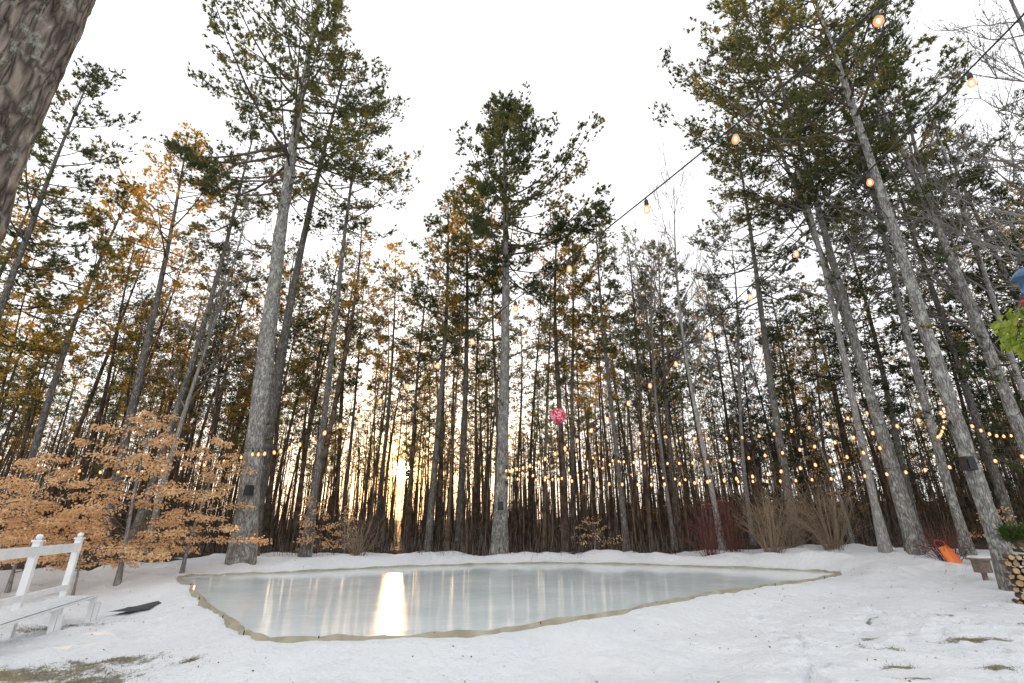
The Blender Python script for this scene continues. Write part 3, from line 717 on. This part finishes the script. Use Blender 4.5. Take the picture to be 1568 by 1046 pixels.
d=c*2+rng.normal(size=(n,3))*.5+np.array([0,0,.3]);d/=np.linalg.norm(d,axis=1,keepdims=True);b.blades(c,d,rng.uniform(.08,.24,n),.014,'ever',rng)
for i in range(14):
    q=rng.normal(size=3)*np.array([.16,.1,.05])+np.array([0,-.08,.16]);b.lathe([(.001,-.02),(.018,-.01),(.02,.005),(.001,.02)],q,'red',8)
b.lathe([(.10,-.12),(.15,.02),(.14,.02)],(0,0,0),'lbark',14)
b.obj('evergreen_planter',(10.2,10.5,gz+1.15))

M['box']=simple('weathered_wood',(.25,.2,.15),(.15,.12,.09),.85,14)
b=B();b.box((0,0,.2),(.28,.24,.28),'box');b.box((0,0,.37),(.42,.36,.05),'box');b.box((0,0,.42),(.38,.32,.05),'snow',taper=.85);b.box((0,0,-.1),(.08,.08,.5),'box')
b.lathe([(.001,0),(.04,0)],(0,-.125,.2),'dark',10)
b.obj('birdhouse',(11.75,13.3,gh(11.75,13.3)+.12))

M['orange']=simple('orange_plastic',(.80,.20,.03),(.70,.15,.02),.4,3,.02,.5); M['hred']=simple('red_handle',(.65,.03,.05),(.5,.02,.04),.4)
b=B();V=[];nu,nv_=13,16
for j in range(nv_):
    v=j/(nv_-1)
    for i in range(nu):
        u=-1+2*i/(nu-1); wd=.20*(1-.35*v**3); curl=.22*max(0,v-.75)**2*16
        V.append((u*wd,-.10*abs(u)**4-curl*.12,v*.62))
b.add(V,[(j*nu+i,j*nu+i+1,(j+1)*nu+i+1,(j+1)*nu+i) for j in range(nv_-1) for i in range(nu-1)],'orange')
for sx in(-.10,.10): b.segs([(sx,-.012,.05)],[(sx,-.012,.5)],.012,.012,'orange',6)
b.tube([(-.12,-.06,.60),(-.15,-.03,.75),(-.05,-.0,.85),(.05,-.0,.85),(.15,-.03,.75),(.12,-.06,.60)],.014,'hred',6)
o=b.obj('orange_sled',(12.7,15.2,gh(12.7,15.2)-.05));o.rotation_euler=(rad(-22),rad(-16),rad(-15));o.scale=(.85,.85,.85)

# ------------------------------------------------------------ hanging basket at the right edge
e=empty('hanging_flower_basket',(4.17,3.5,2.84))
M['lime']=leafmat('lime_leaves',[(.2,(.12,.20,.03)),(.5,(.27,.34,.06)),(.8,(.42,.44,.12))],.4,(1,1,.6),6)
M['blue']=simple('blue_glaze',(.02,.10,.20),(.01,.05,.12),.2,5,.05,.6)
rng=np.random.RandomState(31);b=B();n=420
a=rng.rand(n)*6.28;zz=rng.uniform(-.24,.12,n);rr=.28*np.sqrt(np.clip(1-((zz+.04)/.24)**2,0.05,1))*rng.uniform(.6,1,n)
c=np.stack([np.cos(a)*rr,np.sin(a)*rr,zz],1);d=np.stack([np.cos(a)*.6,np.sin(a)*.6,-.9+rng.normal(size=n)*.4],1)+rng.normal(size=(n,3))*.25;d/=np.linalg.norm(d,axis=1,keepdims=True)
b.leaves(c,d,rng.uniform(.05,.08,n),rng.uniform(.025,.04,n),'lime',rng);b.obj('leaves',parent=e)
b=B();b.lathe([(.001,-.13),(.07,-.12),(.11,-.05),(.13,.03),(.12,.03)],(0,0,0),'lbark',16);b.obj('pot',parent=e)
b=B();n=36;a=rng.rand(n)*6.28;c=np.stack([np.cos(a)*.03,np.sin(a)*.03,np.zeros(n)+.11],1)+np.array([-.12,-.12,.0]);d=np.stack([np.cos(a),np.sin(a),rng.rand(n)*.6],1);b.leaves(c,d,.07,.035,'red',rng);b.obj('flower',parent=e)
b=B();b.lathe([(.001,.47),(.03,.46),(.06,.42),(.085,.38),(.085,.37),(.05,.36),(.05,.25),(.07,.24),(.07,.225),(.001,.22)],(0,0,0),'blue',18)
b.segs([(.12,0,.03),(-.12,0,.03),(0,.12,.03),(0,0,.46)],[(0,0,.23),(0,0,.23),(0,0,.23),(0,0,.50)],.004,.004,'cable',5);b.obj('feeder_top',parent=e)
b=B();hx,hy=4.64,3.5;b.tube([(hx,hy,gh(hx,hy)-.2),(hx,hy,3.3),(hx-.03,hy,3.42),(hx-.15,hy,3.5),(hx-.32,hy,3.5),(hx-.44,hy,3.43),(hx-.47,hy,3.34)],.012,'dark',8);b.obj('shepherd_hook')

# ------------------------------------------------------------ litter on the snow
M['leaf']=simple('dead_leaf',(.24,.15,.08),(.13,.08,.045),.8,5)
rng=np.random.RandomState(41);b=B();n=650
x=rng.uniform(-11,13,n);y=rng.uniform(4.2,17,n);dd=rink_d(x,y);k=dd>.25;x,y=x[k],y[k];n=len(x)
c=np.stack([x,y,ground_h(x,y)+.012],1);d=rng.normal(size=(n,3));d[:,2]*=.15;d/=np.linalg.norm(d,axis=1,keepdims=True)
b.leaves(c,d,rng.uniform(.015,.055,n),rng.uniform(.01,.03,n),'leaf',rng);b.obj('fallen_leaves')
M['grassb']=leafmat('dry_grass',[(.2,(.14,.12,.07)),(.5,(.28,.25,.14)),(.8,(.42,.37,.24))],.3,(1,1,.8),4)
b=B();C=[]
for (cx,cy,rx,ry,w) in [(-5.9,6.4,1.7,.4,2600),(-4.9,6.85,.6,.15,500),(-4.6,6.2,.5,.2,400),(-3.7,6.5,.12,.1,200),(5.0,7.6,.3,.12,260),(4.6,6.75,.2,.08,140),(6.6,8.0,.45,.1,360),(5.9,6.9,.25,.06,160),(7.3,7.2,.35,.1,240),(-7.7,9.2,.9,.4,700)]:
    C.append(np.stack([rng.normal(size=w)*rx*.55+cx,rng.normal(size=w)*ry*.55+cy],1))
C=np.concatenate(C);z=ground_h(C[:,0],C[:,1]);c=np.column_stack([C,z-.005]);n=len(c)
d=rng.normal(size=(n,3))*.9;d[:,2]=np.abs(d[:,2])*.5+.25;d/=np.linalg.norm(d,axis=1,keepdims=True)
b.blades(c,d,rng.uniform(.02,.07,n),.006,'grassb',rng);b.obj('dry_grass')

# ------------------------------------------------------------ world
w=bpy.data.worlds.new('World');scene.world=w;w.use_nodes=True;nt=w.node_tree;nt.nodes.clear()
sky=N(nt,'ShaderNodeTexSky',sky_type='NISHITA');sky.sun_disc=False;sky.sun_elevation=rad(SUN_EL);sky.sun_rotation=rad(SUN_AZ);sky.dust_density=2
bg1=N(nt,'ShaderNodeBackground');bg1.inputs[1].default_value=.05;nt.links.new(sky.outputs[0],bg1.inputs[0])
tc=N(nt,'ShaderNodeTexCoord');vm=N(nt,'ShaderNodeVectorMath',operation='DOT_PRODUCT');vm.inputs[1].default_value=tuple(SUN)
nr=N(nt,'ShaderNodeVectorMath',operation='NORMALIZE');nt.links.new(tc.outputs['Generated'],nr.inputs[0]);nt.links.new(nr.outputs[0],vm.inputs[0])
dt=mth(nt,'MAXIMUM',vm.outputs['Value'],0.0)
g1=mth(nt,'POWER',dt,420.0);g3=mth(nt,'POWER',dt,13000.0)
cl=noise(nt,tc.outputs['Generated'],1.6,4,.55)
base=ramp(nt,cl,[(.3,(.97,.98,1.0)),(.7,(1.0,.985,.975))])
base=mixc(nt,mth(nt,'MULTIPLY',mth(nt,'POWER',dt,30.0),.35),base,(1.0,.90,.74))
base=mixc(nt,mth(nt,'MULTIPLY',g1,.95),base,(.90,.54,.22))
bg2=N(nt,'ShaderNodeBackground');nt.links.new(base,bg2.inputs[0]);bg2.inputs[1].default_value=1.5
bg3=N(nt,'ShaderNodeBackground');bg3.inputs[0].default_value=(1,.80,.50,1)
nt.links.new(mth(nt,'MULTIPLY',g3,80.0),bg3.inputs[1])
a1=N(nt,'ShaderNodeAddShader');a2=N(nt,'ShaderNodeAddShader');ou=N(nt,'ShaderNodeOutputWorld')
nt.links.new(bg1.outputs[0],a1.inputs[0]);nt.links.new(bg2.outputs[0],a1.inputs[1]);nt.links.new(a1.outputs[0],a2.inputs[0]);nt.links.new(bg3.outputs[0],a2.inputs[1]);nt.links.new(a2.outputs[0],ou.inputs[0])
ld=bpy.data.lights.new('sun','SUN');ld.energy=5;ld.angle=rad(.6);ld.color=(1,.55,.22)
lo=bpy.data.objects.new('sun',ld);scene.collection.objects.link(lo);lo.rotation_euler=Vector(SUN).to_track_quat('Z','Y').to_euler()

cd=bpy.data.cameras.new('camera');cd.lens=17;cd.sensor_width=36;cd.clip_end=3000
co=bpy.data.objects.new('camera',cd);scene.collection.objects.link(co);co.location=(0,0,1.35);co.rotation_euler=(rad(90+20.6),0,0);scene.camera=co
scene.view_settings.view_transform='Standard';scene.view_settings.look='None';scene.view_settings.exposure=0
print('forest trees',cnt)
